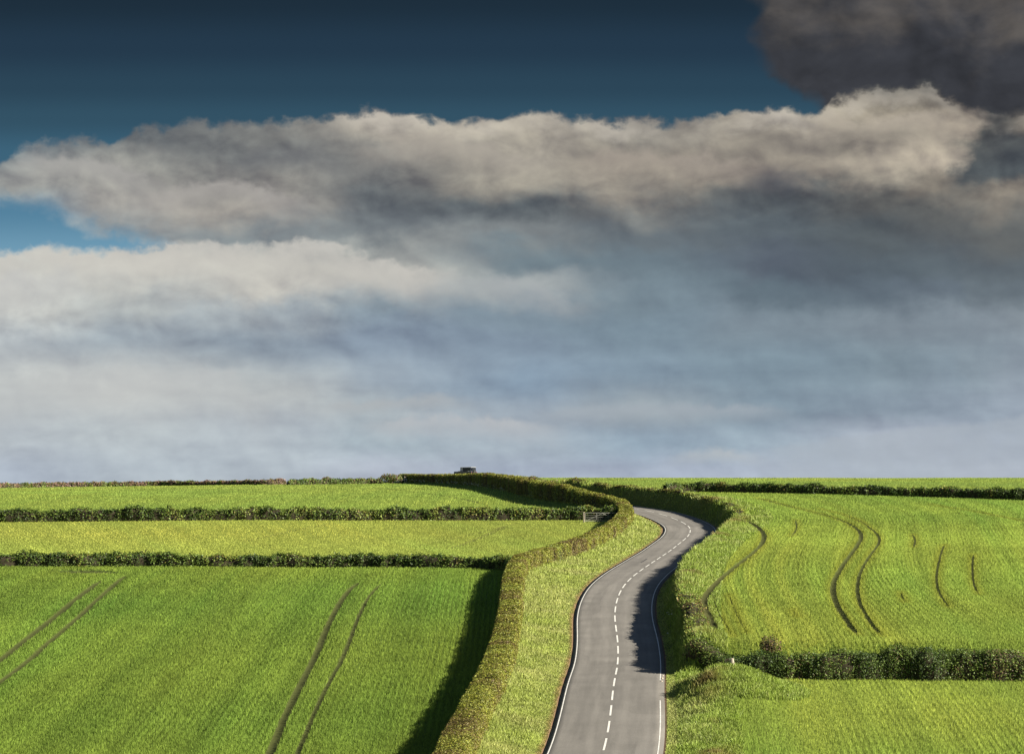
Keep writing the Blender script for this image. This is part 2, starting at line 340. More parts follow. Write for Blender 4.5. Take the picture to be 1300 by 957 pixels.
for sgn in (-1, 1):
    o_ = np.array([-.036, .036])+sgn*3.14
    P, Fc, _ = strip('edge_line', S, o_, .034+.004, PAINT)
    keep = np.ones(len(Fc), bool)
    if sgn > 0: keep = ~((S[:-1] > S_of(154)) & (S[:-1] < S_of(162.8)))     # worn away at the field entrance
    tag(mesh_obj('edge_line', P.reshape(-1, 3), Fc[keep], PAINT), kind='structure')
s0 = S_of(162.0); Vs = []; Fs = []
for k in range(-12, 80):
    a = s0+k*5.96-1.9; q = np.linspace(a, a+3.95, 5)
    if q[0] < S[0]+2 or q[-1] > S[-1]-2: continue
    P, Fc, _ = strip('dash', q, np.array([-.06, .06]), .038, PAINT); Fs.append(Fc+sum(len(v) for v in Vs)); Vs.append(P.reshape(-1, 3))
tag(mesh_obj('centre_line', np.concatenate(Vs), np.concatenate(Fs), PAINT), kind='structure')
# short dark skid mark on the far lane
P, Fc, _ = strip('skid', np.linspace(S_of(250), S_of(256), 6), np.array([-1.28, -1.1]), .037, PAINT)
tag(mesh_obj('tyre_mark', P.reshape(-1, 3), Fc, plain('tyre_rubber', (.035, .034, .033), .8)), kind='structure')

# ------------------------------------------------------------------ blades: crop and grass, each a real leaf
def blades(name, X, Y, h, w, col, mat, lean=.35, group=None, z=None, az=None):
    n = len(X)
    if z is None: z = height(X, Y)
    az = rng.random(n)*2*np.pi if az is None else az
    la = rng.random(n)*2*np.pi; le = lean*h*rng.random(n)
    dx = np.cos(az)*w/2; dy = np.sin(az)*w/2
    B = np.stack([X, Y, z-.03], -1); D_ = np.stack([dx, dy, 0*dx], -1)
    T = B+np.stack([np.cos(la)*le, np.sin(la)*le, h+.03], -1)
    V = np.stack([B-D_, B+D_, T+D_*.35, T-D_*.35], 1).reshape(-1, 3)
    Fc = np.arange(4*n).reshape(n, 4)
    c = np.repeat(col, 4, 0)
    o = mesh_obj(name, V, Fc, mat, cols=c); tag(o, kind='stuff'); return o

def sample(n, u0, u1, y0, y1, p=1.7):
    """ground points, thinning out with distance"""
    u = rng.uniform(u0, u1, n); e = 1-p
    Y = (y0**e+rng.random(n)*(y1**e-y0**e))**(1/e); return (u-650)/F*Y, Y

def crop(code, name, n, y0, y1, u0=-130, u1=1430, hgt=.2, rowsp=.42):
    X, Y = sample(n, u0, u1, y0, y1)
    s, a, yc = road_sd(X, Y)
    k = region(X, Y, s) == code; X, Y, s, a, yc = X[k], Y[k], s[k], a[k], yc[k]
    # drill rows: along the depth on the left, round the road's bend on the right
    rc = X if code in (2, 4) else (X*.8+Y*.25 if code in (3,) else (s if code in (5, 7) else X*.3+Y))
    ph = (rc/rowsp) % 1.0
    k = (rng.random(len(X)) < .42+.58*(0.5+0.5*np.cos(2*np.pi*ph))**.8*(0.75+.25*N3(rc, rc*0, 3)))
    X, Y, s, rc, a = X[k], Y[k], s[k], rc[k], a[k]
    k = tram(X, Y) > 0.04*rng.random(len(X)); X, Y, s, rc, a = X[k], Y[k], s[k], rc[k], a[k]
    sc = Y/162.0
    w = .035*sc**.85*rng.uniform(.6, 1.5, len(X)); rw = .5+.5*np.cos(2*np.pi*(rc/rowsp+.35*N2(rc, a*.03, 2.2, 2))); rw = .5+(rw-.5)*np.clip(.55+1.1*N1(X, Y*.35, 3.0, 2), 0, 1); h = hgt*(.72+.28*rw)*rng.uniform(.55, 1.25, len(X))*(1+.12*N1(X, Y, 5, 2))
    c0 = CROPC[code]
    big = N2(X, Y, 26, 3); mid = N1(X, Y, 3.5, 3); rown = N3(rc, 0*rc+a*.012, 1.1, 2)
    f = (1+.20*big+.12*mid+.22*rown+.30*(rw-.5)+rng.normal(0, .20, len(X)))
    col = c0[None]*np.clip(f, .35, 2)[:, None]
    yel = np.clip(.5*N2(X+90, Y, 30, 2)+.28*N3(rc+40, a*.01, 2.0, 2), -1, 1)
    if code == 5: yel += .5*np.exp(-((s-12)/4.5)**2)*(.6+.6*N3(rc, a*.01, .9))*sm(-Y, -285, -240)+.5*np.exp(-((s-20)/1.2)**2)*.6
    if code == 3: yel += .1+.7*np.exp(-((rc-90)/14)**2)*0
    col = col*(1+yel[:, None]*np.array([.42, .12, .1]))
    if code == 5:                                      # the tilled edge of the wheelings shows straw-coloured
        tt = tram(X, Y); m = np.exp(-(tt/.5)**2)[:, None]*.6; col = col*(1-m)+C(.24, .25, .035)*m
    return blades(name, X, Y, h, w, np.clip(col, .004, .7), CROP, .5)
crop(2, 'lower_crop', 1150000, 118, 245, -130, 700, .20)
crop(3, 'middle_crop', 360000, 225, 345, -130, 830, .16)
crop(4, 'upper_crop', 230000, 305, 690, -130, 830, .18)
crop(5, 'bend_crop', 1200000, 160, 400, 820, 1430, .20)
crop(6, 'crest_crop', 150000, 310, 690, 680, 1430, .18)
crop(7, 'corner_crop', 380000, 112, 167, 830, 1430, .16)

def long_grass():
    X, Y = sample(1500000, 560, 1080, 112, 620, 2.1)
    s, a, yc = road_sd(X, Y); k = (np.abs(s) > 3.56) & (np.abs(s) < 16) & (region(X, Y, s) <= 1); X, Y, s, a = X[k], Y[k], s[k], a[k]
    k = tram(X, Y) > .03; X, Y, s, a = X[k], Y[k], s[k], a[k]
    k = rng.random(len(X)) < np.clip(.55+.5*N1(X, Y, 1.1, 2)+.2, .15, 1); X, Y, s, a = X[k], Y[k], s[k], a[k]
    sc = Y/162.0; tuft = N1(X, Y, 1.3, 3); big = N2(X, Y, 9, 2)
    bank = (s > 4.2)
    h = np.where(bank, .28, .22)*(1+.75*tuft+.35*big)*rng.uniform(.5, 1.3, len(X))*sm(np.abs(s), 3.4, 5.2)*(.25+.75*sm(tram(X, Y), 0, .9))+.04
    # ragged taller stems on the right bank's brow
    brow = bank & (np.abs(s-6.2) < 1.0); h = np.where(brow, h*1.15, h)
    w = .052*sc**.8*rng.uniform(.6, 1.6, len(X))
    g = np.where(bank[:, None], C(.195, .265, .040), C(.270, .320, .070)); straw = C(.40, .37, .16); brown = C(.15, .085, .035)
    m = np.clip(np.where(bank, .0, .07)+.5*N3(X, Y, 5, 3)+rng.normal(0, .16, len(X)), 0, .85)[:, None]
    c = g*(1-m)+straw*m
    b = (np.clip((N1(X+30, Y, 3.5, 2)-.15)*2.4, 0, 1)*np.exp(-((s-6.2)/1.3)**2)*bank)[:, None]*.75
    edge = (1-sm(np.abs(s)+.12*N1(X, Y, 1.5, 2), 3.62, 4.0))[:, None]*.7*(s < 0)[:, None]
    c = c*(1-b)+brown*b; c = c*(1-edge)+C(.25, .16, .07)*edge
    f = np.clip(1+.28*tuft+rng.normal(0, .2, len(X)), .3, 2)[:, None]
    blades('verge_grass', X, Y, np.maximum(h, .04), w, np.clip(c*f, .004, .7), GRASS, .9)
long_grass()

# ------------------------------------------------------------------ hedges
def hedge(name, L, hgt, wid, label, cat, pal, lump=.3, lump_l=1.6, trim=False, dens=1.7, leaf=.062, group=None, ends=True, seed=0, sink=.15, parent=None, taper=0):
    """a hedge along a line on the land: a woody core (the mesh) and its foliage (a child)"""
    L = resample(L, .5); n = len(L)
    T = np.gradient(L, axis=0); T /= np.linalg.norm(T, axis=1)[:, None]; NN = np.c_[T[:, 1], -T[:, 0]]
    z0 = height(L[:, 0], L[:, 1]); S_ = np.arange(n)*.5+seed*37.0
    hh = hgt(S_-seed*37.0, L) if callable(hgt) else np.full(n, hgt)
    end = np.minimum(np.minimum(np.arange(n), np.arange(n)[::-1])*.5/.9, 1)**.5 if ends else np.ones(n)
    def surf(i, th):
        """point and outward direction on the hedge's skin; th in 0..1 goes from the right foot over the top to the left foot"""
        ang = (th-.5)*np.pi*1.12; pw = .45 if trim else .8
        cx = np.sign(np.sin(ang))*np.abs(np.sin(ang))**pw; cz = np.cos(ang); cz = np.sign(cz)*np.abs(cz)**(.3 if trim else .5)
        sx = S_[i]
        nz = N1(sx+0*th, th*3.1+seed, lump_l, 2)
        nb = N2(sx*1.0, th*2.5+9*seed, lump_l*.42, 2)
        r = 1+lump*nz+lump*.5*nb
        top = 1+(.10 if trim else .34)*N3(sx, sx*0+seed, 2.4, 2)
        e = end[i]
        x = cx*wid/2*r*(.6+.4*e); z = np.maximum(cz, -.15)*hh[i]*(.55+.45*top)*(1+(r-1)*.6)*e
        px = L[i, 0]-NN[i, 0]*x; py = L[i, 1]-NN[i, 1]*x; pz = z0[i]-sink*0+z
        on = np.stack([-NN[i, 0]*cx, -NN[i, 1]*cx, np.maximum(cz, .05)], -1); on /= np.linalg.norm(on, axis=1)[:, None]
        return np.stack([px, py, pz], -1), on
    # core
    m = 13; ii = np.repeat(np.arange(n), m); th = np.tile(np.linspace(0, 1, m), n)
    P, on = surf(ii, th); cen = np.stack([L[ii, 0], L[ii, 1], z0[ii]+hh[ii]*.35], -1); P = cen+(P-cen)*.80
    foot = (th < .01) | (th > .99); P[foot, 2] = z0[ii[foot]]-.3
    a = np.arange((n-1)*m).reshape(n-1, m)[:, :-1].ravel(); Fc = np.c_[a, a+1, a+m+1, a+m]
    root = mesh_obj(name, P, Fc, TWIG, smooth=True, parent=parent); tag(root, label, cat, group)
    # foliage
    D = np.maximum(L[:, 1], 120)/162.0
    wgt = (hh*2+wid)/D**1.6; cnt = int(dens*wgt.sum()*.5*165)
    i = rng.choice(n-1, cnt, p=wgt[:-1]/wgt[:-1].sum()); th = rng.random(cnt)
    pw, pz = (.45, .3) if trim else (.8, .5); pick = rng.random(cnt); sg = np.sign(rng.random(cnt)-.5); q0 = rng.random(cnt)
    th = np.where(pick < .4, sg*np.arcsin(q0**(1/pw))/(np.pi*1.12)+.5, np.where(pick < .8, sg*np.arccos(q0**(1/pz))/(np.pi*1.12)+.5, th))
    gap = N2(S_[i]*1.0, th*3.3+5*seed, .8 if not trim else .9, 2); keep = (gap > -.28) | (rng.random(cnt) < .3); i = i[keep]; th = th[keep]; cnt = len(i)
    P, on = surf(i, th); jit = rng.random(cnt)
    t = (rng.random(cnt)-.5)*.55; P[:, 0] += T[i, 0]*t; P[:, 1] += T[i, 1]*t
    sz = leaf*D[i]**.75*rng.uniform(.6, 1.6, cnt)
    depth = -rng.random(cnt)**1.6*.28+rng.normal(0, .04 if trim else .08, cnt); P = P+on*depth[:, None]
    P[:, 2] = np.maximum(P[:, 2], z0[i]-.05)
    nrm = on*1.0+rng.normal(0, .62, (cnt, 3)); nrm /= np.linalg.norm(nrm, axis=1)[:, None]
    r_ = rng.normal(0, 1, (cnt, 3)); u_ = np.cross(nrm, r_); u_ /= np.linalg.norm(u_, axis=1)[:, None]; v_ = np.cross(nrm, u_)
    V = np.stack([P-u_*sz[:, None], P-v_*sz[:, None]*.62, P+u_*sz[:, None], P+v_*sz[:, None]*.62], 1).reshape(-1, 3)
    # each bush of the row has its own leaf colour
    q = N3(S_[i], th*1.7+seed*3, 2.3, 2)*1.1+rng.normal(0, .38, cnt)
    pal = np.array(pal); k = np.clip((q*.5+.5)*len(pal), 0, len(pal)-1).astype(int)
    c = pal[k]*np.clip(1+rng.normal(0, .2, cnt)+.18*N1(S_[i], th*4, .9), .35, 2)[:, None]
    fo = mesh_obj('foliage', V, np.arange(4*cnt).reshape(cnt, 4), LEAF, parent=root, cols=np.repeat(np.clip(c, .004, .6), 4, 0))
    return root
G1, G2, G3, G4 = C(.036, .062, .012), C(.075, .115, .018), C(.140, .190, .032), C(.20, .24, .05)
OL, OB, BR, PK, GD = C(.185, .200, .028), C(.150, .130, .028), C(.115, .080, .032), C(.24, .15, .12), C(.26, .265, .034)

Lr = np.c_[hedgeX(np.arange(118, 566, .5)), np.arange(118, 566, .5)]
hedge('hedge', Lr, lambda S_, L: 1.45+1.0*sm(L[:, 1], 322, 350)-.75*sm(L[:, 1], 430, 510), 1.9,
      'long olive-brown clipped hedge winding up the hill along the left side of the road', 'hedge', [BR, OB, OB, OL*.8, OL, GD*.85, G4*.8], lump=.13, lump_l=1.4, trim=True, dens=3.2, leaf=.046, seed=1)
hedge('hedge', hedB, 1.30, 1.5, 'bushy green hedge between the lowest left field and the yellow-green middle field', 'hedge', [G1, G1, G2, G2, G3, G3, OB], lump=.55, lump_l=1.3, seed=2, group='field hedges')
hedge('hedge', hedA, 1.62, 1.5, 'bushy green hedge between the middle and upper left fields, ending at the metal gate', 'hedge', [G1, G1, G2, G2, G3, G4, OB], lump=.5, lump_l=1.3, seed=3, group='field hedges')
hedge('hedge', sk1, 1.15, 1.6, 'thin pinkish-brown hedge on the skyline at the far left', 'hedge', [BR, PK, PK*.8, OB, G2, G3], lump=.5, seed=4, group='field hedges')
hedge('hedge', sk2, 1.25, 1.8, 'low green hedge on the skyline just left of the tall clipped hedge', 'hedge', [G1, G2, G2, G3, BR], lump=.55, seed=5, group='field hedges')
hedge('hedge', hedC, 1.35, 1.5, 'dark green low hedge crossing the right field just below the skyline', 'hedge', [G1, G1, G2, G2, G3, OB], lump=.5, seed=6, group='field hedges')
hedge('hedge', hedD, lambda S_, L: 1.1+.9*sm(L[:, 0], 15, 20)+.35*N1(L[:, 0], L[:, 0]*0, 3.0), 2.4, 'tall dark tangled hedge at the bottom right below the curving crop', 'hedge', [G1, G1, G2*.8, G2, G2, G3, BR*.8], lump=.40, lump_l=1.5, dens=2.2, leaf=.052, seed=7, group='field hedges')
# scrub on the brow of the right bank: near corner and outer side of the bend
def bank_line(y0, y1, off):
    S_ = np.arange(S_of(y0), S_of(y1), .5); x, y, z, nx, ny = road_frame(S_); return np.c_[x+nx*off, y+ny*off]
hedge('scrub', bank_line(169.5, 200, 5.9), lambda S_, L: .42+.3*N1(S_, S_*0, 4), 1.5, 'brown dead scrub on the brow of the road bank beside the right edge line', 'scrub', [BR, BR*1.3, OB, G2, G3, G3, OL], lump=.5, lump_l=.8, dens=1.0, leaf=.06, seed=8)
hedge('scrub', bank_line(292, 420, 6.2), lambda S_, L: .30+.30*N1(S_, S_*0, 5), 1.2, 'brown and olive scrub along the top of the shaded bank outside the bend', 'scrub', [BR, OB, OB, OL, G2, G3, GD], lump=.5, lump_l=1.2, dens=.9, leaf=.06, seed=9)
hedge('scrub', bank_line(425, 560, 6.5), lambda S_, L: .45+.25*N1(S_, S_*0, 6), 1.5, 'pinkish-brown scrub behind the clipped hedge on the far brow', 'scrub', [BR, PK, OB, OL, G2], lump=.4, dens=.8, leaf=.06, seed=10)

# ------------------------------------------------------------------ single shrubs
def shrub(name, u, v, ht, wd, label, pal, n=900, leaf=.06, lift=0, cat='shrub', Y=None):
    if Y is None: x, y = at(u, v, 120)
    else: y = Y; x = (u-650)/F*Y
    z = float(height(np.array([x]), np.array([y]))[0])+lift
    root = empty(name, (x, y, z)); tag(root, label, cat)
    b = MB()
    for k in range(9):
        a = rng.random()*6.28; r = rng.uniform(.15, .42)*wd; top = (math.cos(a)*r, math.sin(a)*r, ht*rng.uniform(.6, .95)); mid = (top[0]*.4, top[1]*.4, top[2]*.5)
        b.tube((top[0]*.08, top[1]*.08, -.1), mid, .03, .02, 5); b.tube(mid, top, .02, .006, 5)
    b.build('branches', TWIG, root)
    d = rng.normal(0, 1, (n, 3)); d /= np.linalg.norm(d, axis=1)[:, None]
    r = rng.random(n)**.45*(1+.3*N1(d[:, 0]*2+u, d[:, 2]*2+d[:, 1], .8)); P = d*r[:, None]*np.array([wd/2, wd/2, ht*.42])+np.array([0, 0, ht*.56])
    sz = leaf*(y/162)**.75*rng.uniform(.6, 1.5, n); nr = d+rng.normal(0, .6, (n, 3)); nr /= np.linalg.norm(nr, axis=1)[:, None]
    u_ = np.cross(nr, rng.normal(0, 1, (n, 3))); u_ /= np.linalg.norm(u_, axis=1)[:, None]; v_ = np.cross(nr, u_)
    V = np.stack([P-u_*sz[:, None], P-v_*sz[:, None]*.6, P+u_*sz[:, None], P+v_*sz[:, None]*.6], 1).reshape(-1, 3)
    pal = np.array(pal); c = pal[rng.integers(0, len(pal), n)]*rng.uniform(.6, 1.4, n)[:, None]
    mesh_obj('foliage', V, np.arange(4*n).reshape(n, 4), LEAF, parent=root, cols=np.repeat(c, 4, 0)); return root
shrub('shrub', 977, 845, 1.9, 1.7, 'reddish-brown bush rising above the left end of the bottom right hedge', [BR, BR*.7, PK*.8, OB, G1], 1500, Y=166.0, lift=.5)
shrub('shrub', 497, 614, 2.3, 5.2, 'dark rounded bush on the skyline beside the end of the tall clipped hedge', [G1, G2, BR, BR, PK*.8, G3], 1600)
shrub('shrub', 415, 614.5, 1.7, 2.6, 'small reddish bush standing out of the low green skyline hedge', [BR, PK, PK*.8, G2], 700)
def sprig():
    x, y = at(183, 719, 120); z = float(height(np.array([x]), np.array([y]))[0]); b = MB()
    b.tube((0, 0, 0), (0, 0, 1.3), .035, .03, 6); b.tube((0, 0, 1.25), (.22, 0, 1.75), .03, .07, 6); b.tube((0, 0, 1.25), (-.22, .05, 1.62), .03, .06, 6)
    o = b.build('dead_branch', TWIG); o.location = (x, y, z); tag(o, 'dark forked dead branch sticking out of the top of the lower left hedge', 'branch')
sprig()

# ------------------------------------------------------------------ metal field gate and its posts
STEEL = plain('galvanised_steel', (.19, .19, .16), .5, .2, nscale=6, namp=.25); WOOD = plain('weathered_wood', (.26, .22, .17), .85, nscale=8, namp=.35)
STONE = plain('pale_stone', (.34, .29, .22), .9, nscale=6, namp=.4)
def gate(x, y, rz, ln, label):
    z = float(height(np.array([x]), np.array([y]))[0]); root = empty('field_gate', (x, y, z+.1), rz); tag(root, label, 'gate')
    b = MB()
    for p, q in (((0, 0, 0), (0, 0, 1.15)), ((ln, 0, 0), (ln, 0, 1.15)), ((0, 0, 1.15), (ln, 0, 1.15)), ((0, 0, .05), (ln, 0, .05))): b.tube(p, q, .030)
    b.build('frame', STEEL, root)
    for h_ in (.22, .40, .60, .85):
        b = MB(); b.tube((0, 0, h_), (ln, 0, h_), .015); b.build('rail', STEEL, root)
    b = MB(); b.tube((.05, 0, .1), (ln*.5, 0, 1.1), .028); b.tube((ln-.05, 0, .1), (ln*.5, 0, 1.1), .028); b.build('brace', STEEL, root)
    for f_ in (.33, .66):
        b = MB(); b.tube((ln*f_, 0, .05), (ln*f_, 0, 1.15), .026); b.build('upright', STEEL, root)
    return z
def post(x, y, ht, r, label, mat=WOOD, name='gate_post', grp=None):
    z = float(height(np.array([x]), np.array([y]))[0]); b = MB(); b.tube((0, 0, -.2), (rng.normal(0, .02), rng.normal(0, .02), ht), r, r*.9, 8); b.tube((0, 0, ht), (0, 0, ht+.05), r*.9, r*.3, 8)
    o = b.build(name, mat); o.location = (x, y, z); tag(o, label, 'post', grp); return o
gx, gy = at(743, 663, 150); gx2, gy2 = gx+4.6, gy+1.0
gate(gx, gy, math.atan2(gy2-gy, gx2-gx), math.hypot(gx2-gx, gy2-gy), 'grey metal barred gate in the gap between the middle hedge and the roadside hedge')
post(gx-.18, gy-.04, 1.35, .09, 'wooden gate post at the free left end of the metal gate'); post(gx2+.18, gy2+.04, 1.35, .09, 'wooden gate post at the hedge end of the metal gate')
fx, fy = at(514, 613, 400)
for k, lb in enumerate(('pale fence post nearest the dark rounded bush on the skyline', 'pale fence post at the foot of the tall clipped hedge end')):
    post(fx+k*1.6, fy-.5-k*.6, 1.5-.2*k, .11, lb, STONE, 'fence_post')
def stump():
    x = (929-650)/F*162.0; y = 162.0; z = float(height(np.array([x]), np.array([y]))[0]); b = MB()
    b.tube((0, 0, -.3), (.05, 0, .9), .26, .2, 9); b.tube((.05, 0, .9), (.02, 0, 1.5), .2, .1, 9); b.tube((-.3, -.1, -.2), (-.22, -.05, .7), .15, .09, 8); b.tube((.1, 0, .6), (-.32, -.1, 1.1), .08, .03, 6)
    o = b.build('tree_stump', STONE); o.location = (x, y, z); tag(o, 'pale weathered stump at the left end of the bottom right hedge', 'stump')
stump()
def stone(u, v, r, label):
    x, y = at(u, v, 120); z = float(height(np.array([x]), np.array([y]))[0])
    import bmesh
    bm = bmesh.new(); bmesh.ops.create_icosphere(bm, subdivisions=2, radius=r)
    for w_ in bm.verts: w_.co *= 1+.22*float(N1(w_.co.x*6+u, w_.co.y*6+w_.co.z*5, .9)); w_.co.z *= .7
    me = bpy.data.meshes.new('stone'); bm.to_mesh(me); bm.free(); me.materials.append(STONE); o = bpy.data.objects.new('stone', me); link(o); o.location = (x, y, z+r*.4)
    tag(o, label, 'stone', 'stones at the road edge')
stone(841.5, 858.5, .08, 'small pale stone at the road edge, farthest of the three')
stone(840.8, 862, .10, 'pale stone at the road edge, middle and largest of the three')
stone(839.8, 866, .09, 'pale stone at the road edge, nearest the camera of the three')
def flowers():
    WH = plain('white_umbels', (.5, .5, .42), .8); V = []; Fc = []
    pts = [at(u, v, 120) for u, v in [(850, 787), (853, 786), (856, 800), (848, 812), (862, 776)]]
    yy = rng.uniform(400, 560, 60); pts += [(float(hedgeX(y))-1.5-rng.random()*.5, y) for y in yy]
    for (x, y) in pts:
        z = float(height(np.array([x]), np.array([y]))[0]); r = .06*(y/162)**.5
        for q in range(3):
            cx, cy, cz = x+rng.normal(0, .12), y+rng.normal(0, .2), z+rng.uniform(.35, .95); b = len(V); t = rng.normal(0, .4, 2)
            V += [(cx+r*math.cos(a), cy+r*math.sin(a), cz+r*(t[0]*math.cos(a)+t[1]*math.sin(a))-r*.5) for a in np.arange(6)*1.047]; Fc += [(b, b+1, b+2, b+3), (b, b+3, b+4, b+5)]
    tag(mesh_obj('wild_flowers', V, Fc, WH), kind='stuff')
flowers()

# ------------------------------------------------------------------ the dark off-roader on the brow
def vehicle():
    Y = 522.0; X = (590.5-650)/F*Y; s_, a_, yc_ = road_sd(np.array([X]), np.array([Y]))
    zt = (V0-594)/F*Y
    z = zt-2.02
    root = empty('off_road_car', (X, Y, z), math.radians(90+50)); root.scale = (1.2, 1.1, 1.12); tag(root, 'dark blue off-road car with pale roof on the brow behind the clipped hedge', 'car')
    BODY = plain('navy_paint', (.012, .016, .03), .3, coat=.5, nscale=1.5, namp=.1); ROOF = plain('cream_roof', (.34, .34, .32), .4, coat=.3); GL = plain('dark_glass', (.01, .013, .018), .25, spec=.3); PGL = plain('sky_painted_glass', (.22, .25, .28), .1, spec=.8); TY = plain('tyre', (.02, .02, .02), .85); RIM = plain('steel_rim', (.4, .4, .4), .4, .7)  # front side windows: sky behind the glass painted in as a lighter colour
    LAMP = plain('lamp_glass', (.5, .5, .48), .15); RED = plain('red_lens', (.35, .02, .02), .2)
    # +x is forward
    b = MB(); b.box(-2.15, 1.15, -.86, .86, .55, 1.15); b.box(1.15, 2.15, -.82, .82, .55, 1.12, tx=.0, ty=.04); b.build('body', BODY, root, .05)
    b = MB(); b.box(-.1, 1.05, -.84, .84, 1.15, 1.20)
    for x0 in (-.06,): 
        for sy in (-1, 1): b.box(x0, x0+.16, sy*.82-.03, sy*.82+.03, 1.2, 1.9)
    b.build('waist_trim', ROOF, root)
    b = MB(); b.box(-2.02, .60, -.77, .77, 1.2, 1.88, tx=.04, ty=.03); o = b.build('cabin', BODY, root, .02)
    b = MB(); b.box(-2.12, .74, -.84, .84, 1.90, 1.98, tx=.10, ty=.10); b.build('roof', ROOF, root, .04)
    for x0, x1 in ((-1.98, -1.15), (-1.03, -.2), (.12, .56)):
        for sy in (-1, 1):
            b = MB(); b.box(x0, x1, sy*.785-.012, sy*.785+.012, 1.28, 1.8); b.build('side_window', PGL if x0 > 0 else GL, root)
    b = MB(); b.quads([(.66, -.74, 1.2), (.66, .74, 1.2), (.56, .70, 1.86), (.56, -.70, 1.86), (.62, -.74, 1.2), (.62, .74, 1.2), (.52, .70, 1.86), (.52, -.70, 1.86)], [(0, 1, 2, 3), (4, 7, 6, 5), (0, 4, 5, 1), (3, 2, 6, 7), (0, 3, 7, 4), (1, 5, 6, 2)]); b.build('windscreen', GL, root)
    b = MB(); b.box(-2.17, -2.14, -.55, .55, 1.28, 1.78); b.build('rear_window', GL, root)
    b = MB(); b.box(2.15, 2.28, -.85, .85, .52, .70); b.build('bumper', ROOF, root, .02)
    b = MB(); b.box(-2.27, -2.15, -.85, .85, .52, .68); b.build('bumper', ROOF, root, .02)
    for sy in (-1, 1):
        b = MB(); b.tube((2.14, sy*.62, .92), (2.19, sy*.62, .92), .1, n=14); b.build('headlight', LAMP, root)
        b = MB(); b.tube((-2.18, sy*.74, .95), (-2.14, sy*.74, .95), .05, n=10); b.build('tail_light', RED, root)
        for wx in (1.4, -1.35):
            b = MB(); b.tube((wx, sy*.66, .40), (wx, sy*.9, .40), .40, n=20); w_ = b.build('wheel', TY, root, .03); b = MB(); b.tube((wx, sy*.89, .40), (wx, sy*.92, .40), .22, n=16); b.build('rim', RIM, w_)
    b = MB(); b.tube((-2.17, 0, 1.02), (-2.34, 0, 1.02), .36, n=20); b.build('spare_wheel', TY, root, .04)
    return X, Y, z, float(height(np.array([X]), np.array([Y]))[0])
print('vehicle', vehicle())

# ------------------------------------------------------------------ sun, sky and clouds
SUN_EL, SUN_AZ = math.radians(29), math.radians(108)           # azimuth clockwise from the view direction (+y)
sd = (math.sin(SUN_AZ)*math.cos(SUN_EL), math.cos(SUN_AZ)*math.cos(SUN_EL), math.sin(SUN_EL))
L_ = bpy.data.lights.new('sun', 'SUN'); L_.energy = 5.0; L_.angle = math.radians(.5); L_.color = (1, .93, .80)
so = bpy.data.objects.new('sun', L_); link(so)
from mathutils import Vector
so.rotation_euler = Vector(sd).to_track_quat('Z', 'Y').to_euler(); so.location = (60, 0, 60)

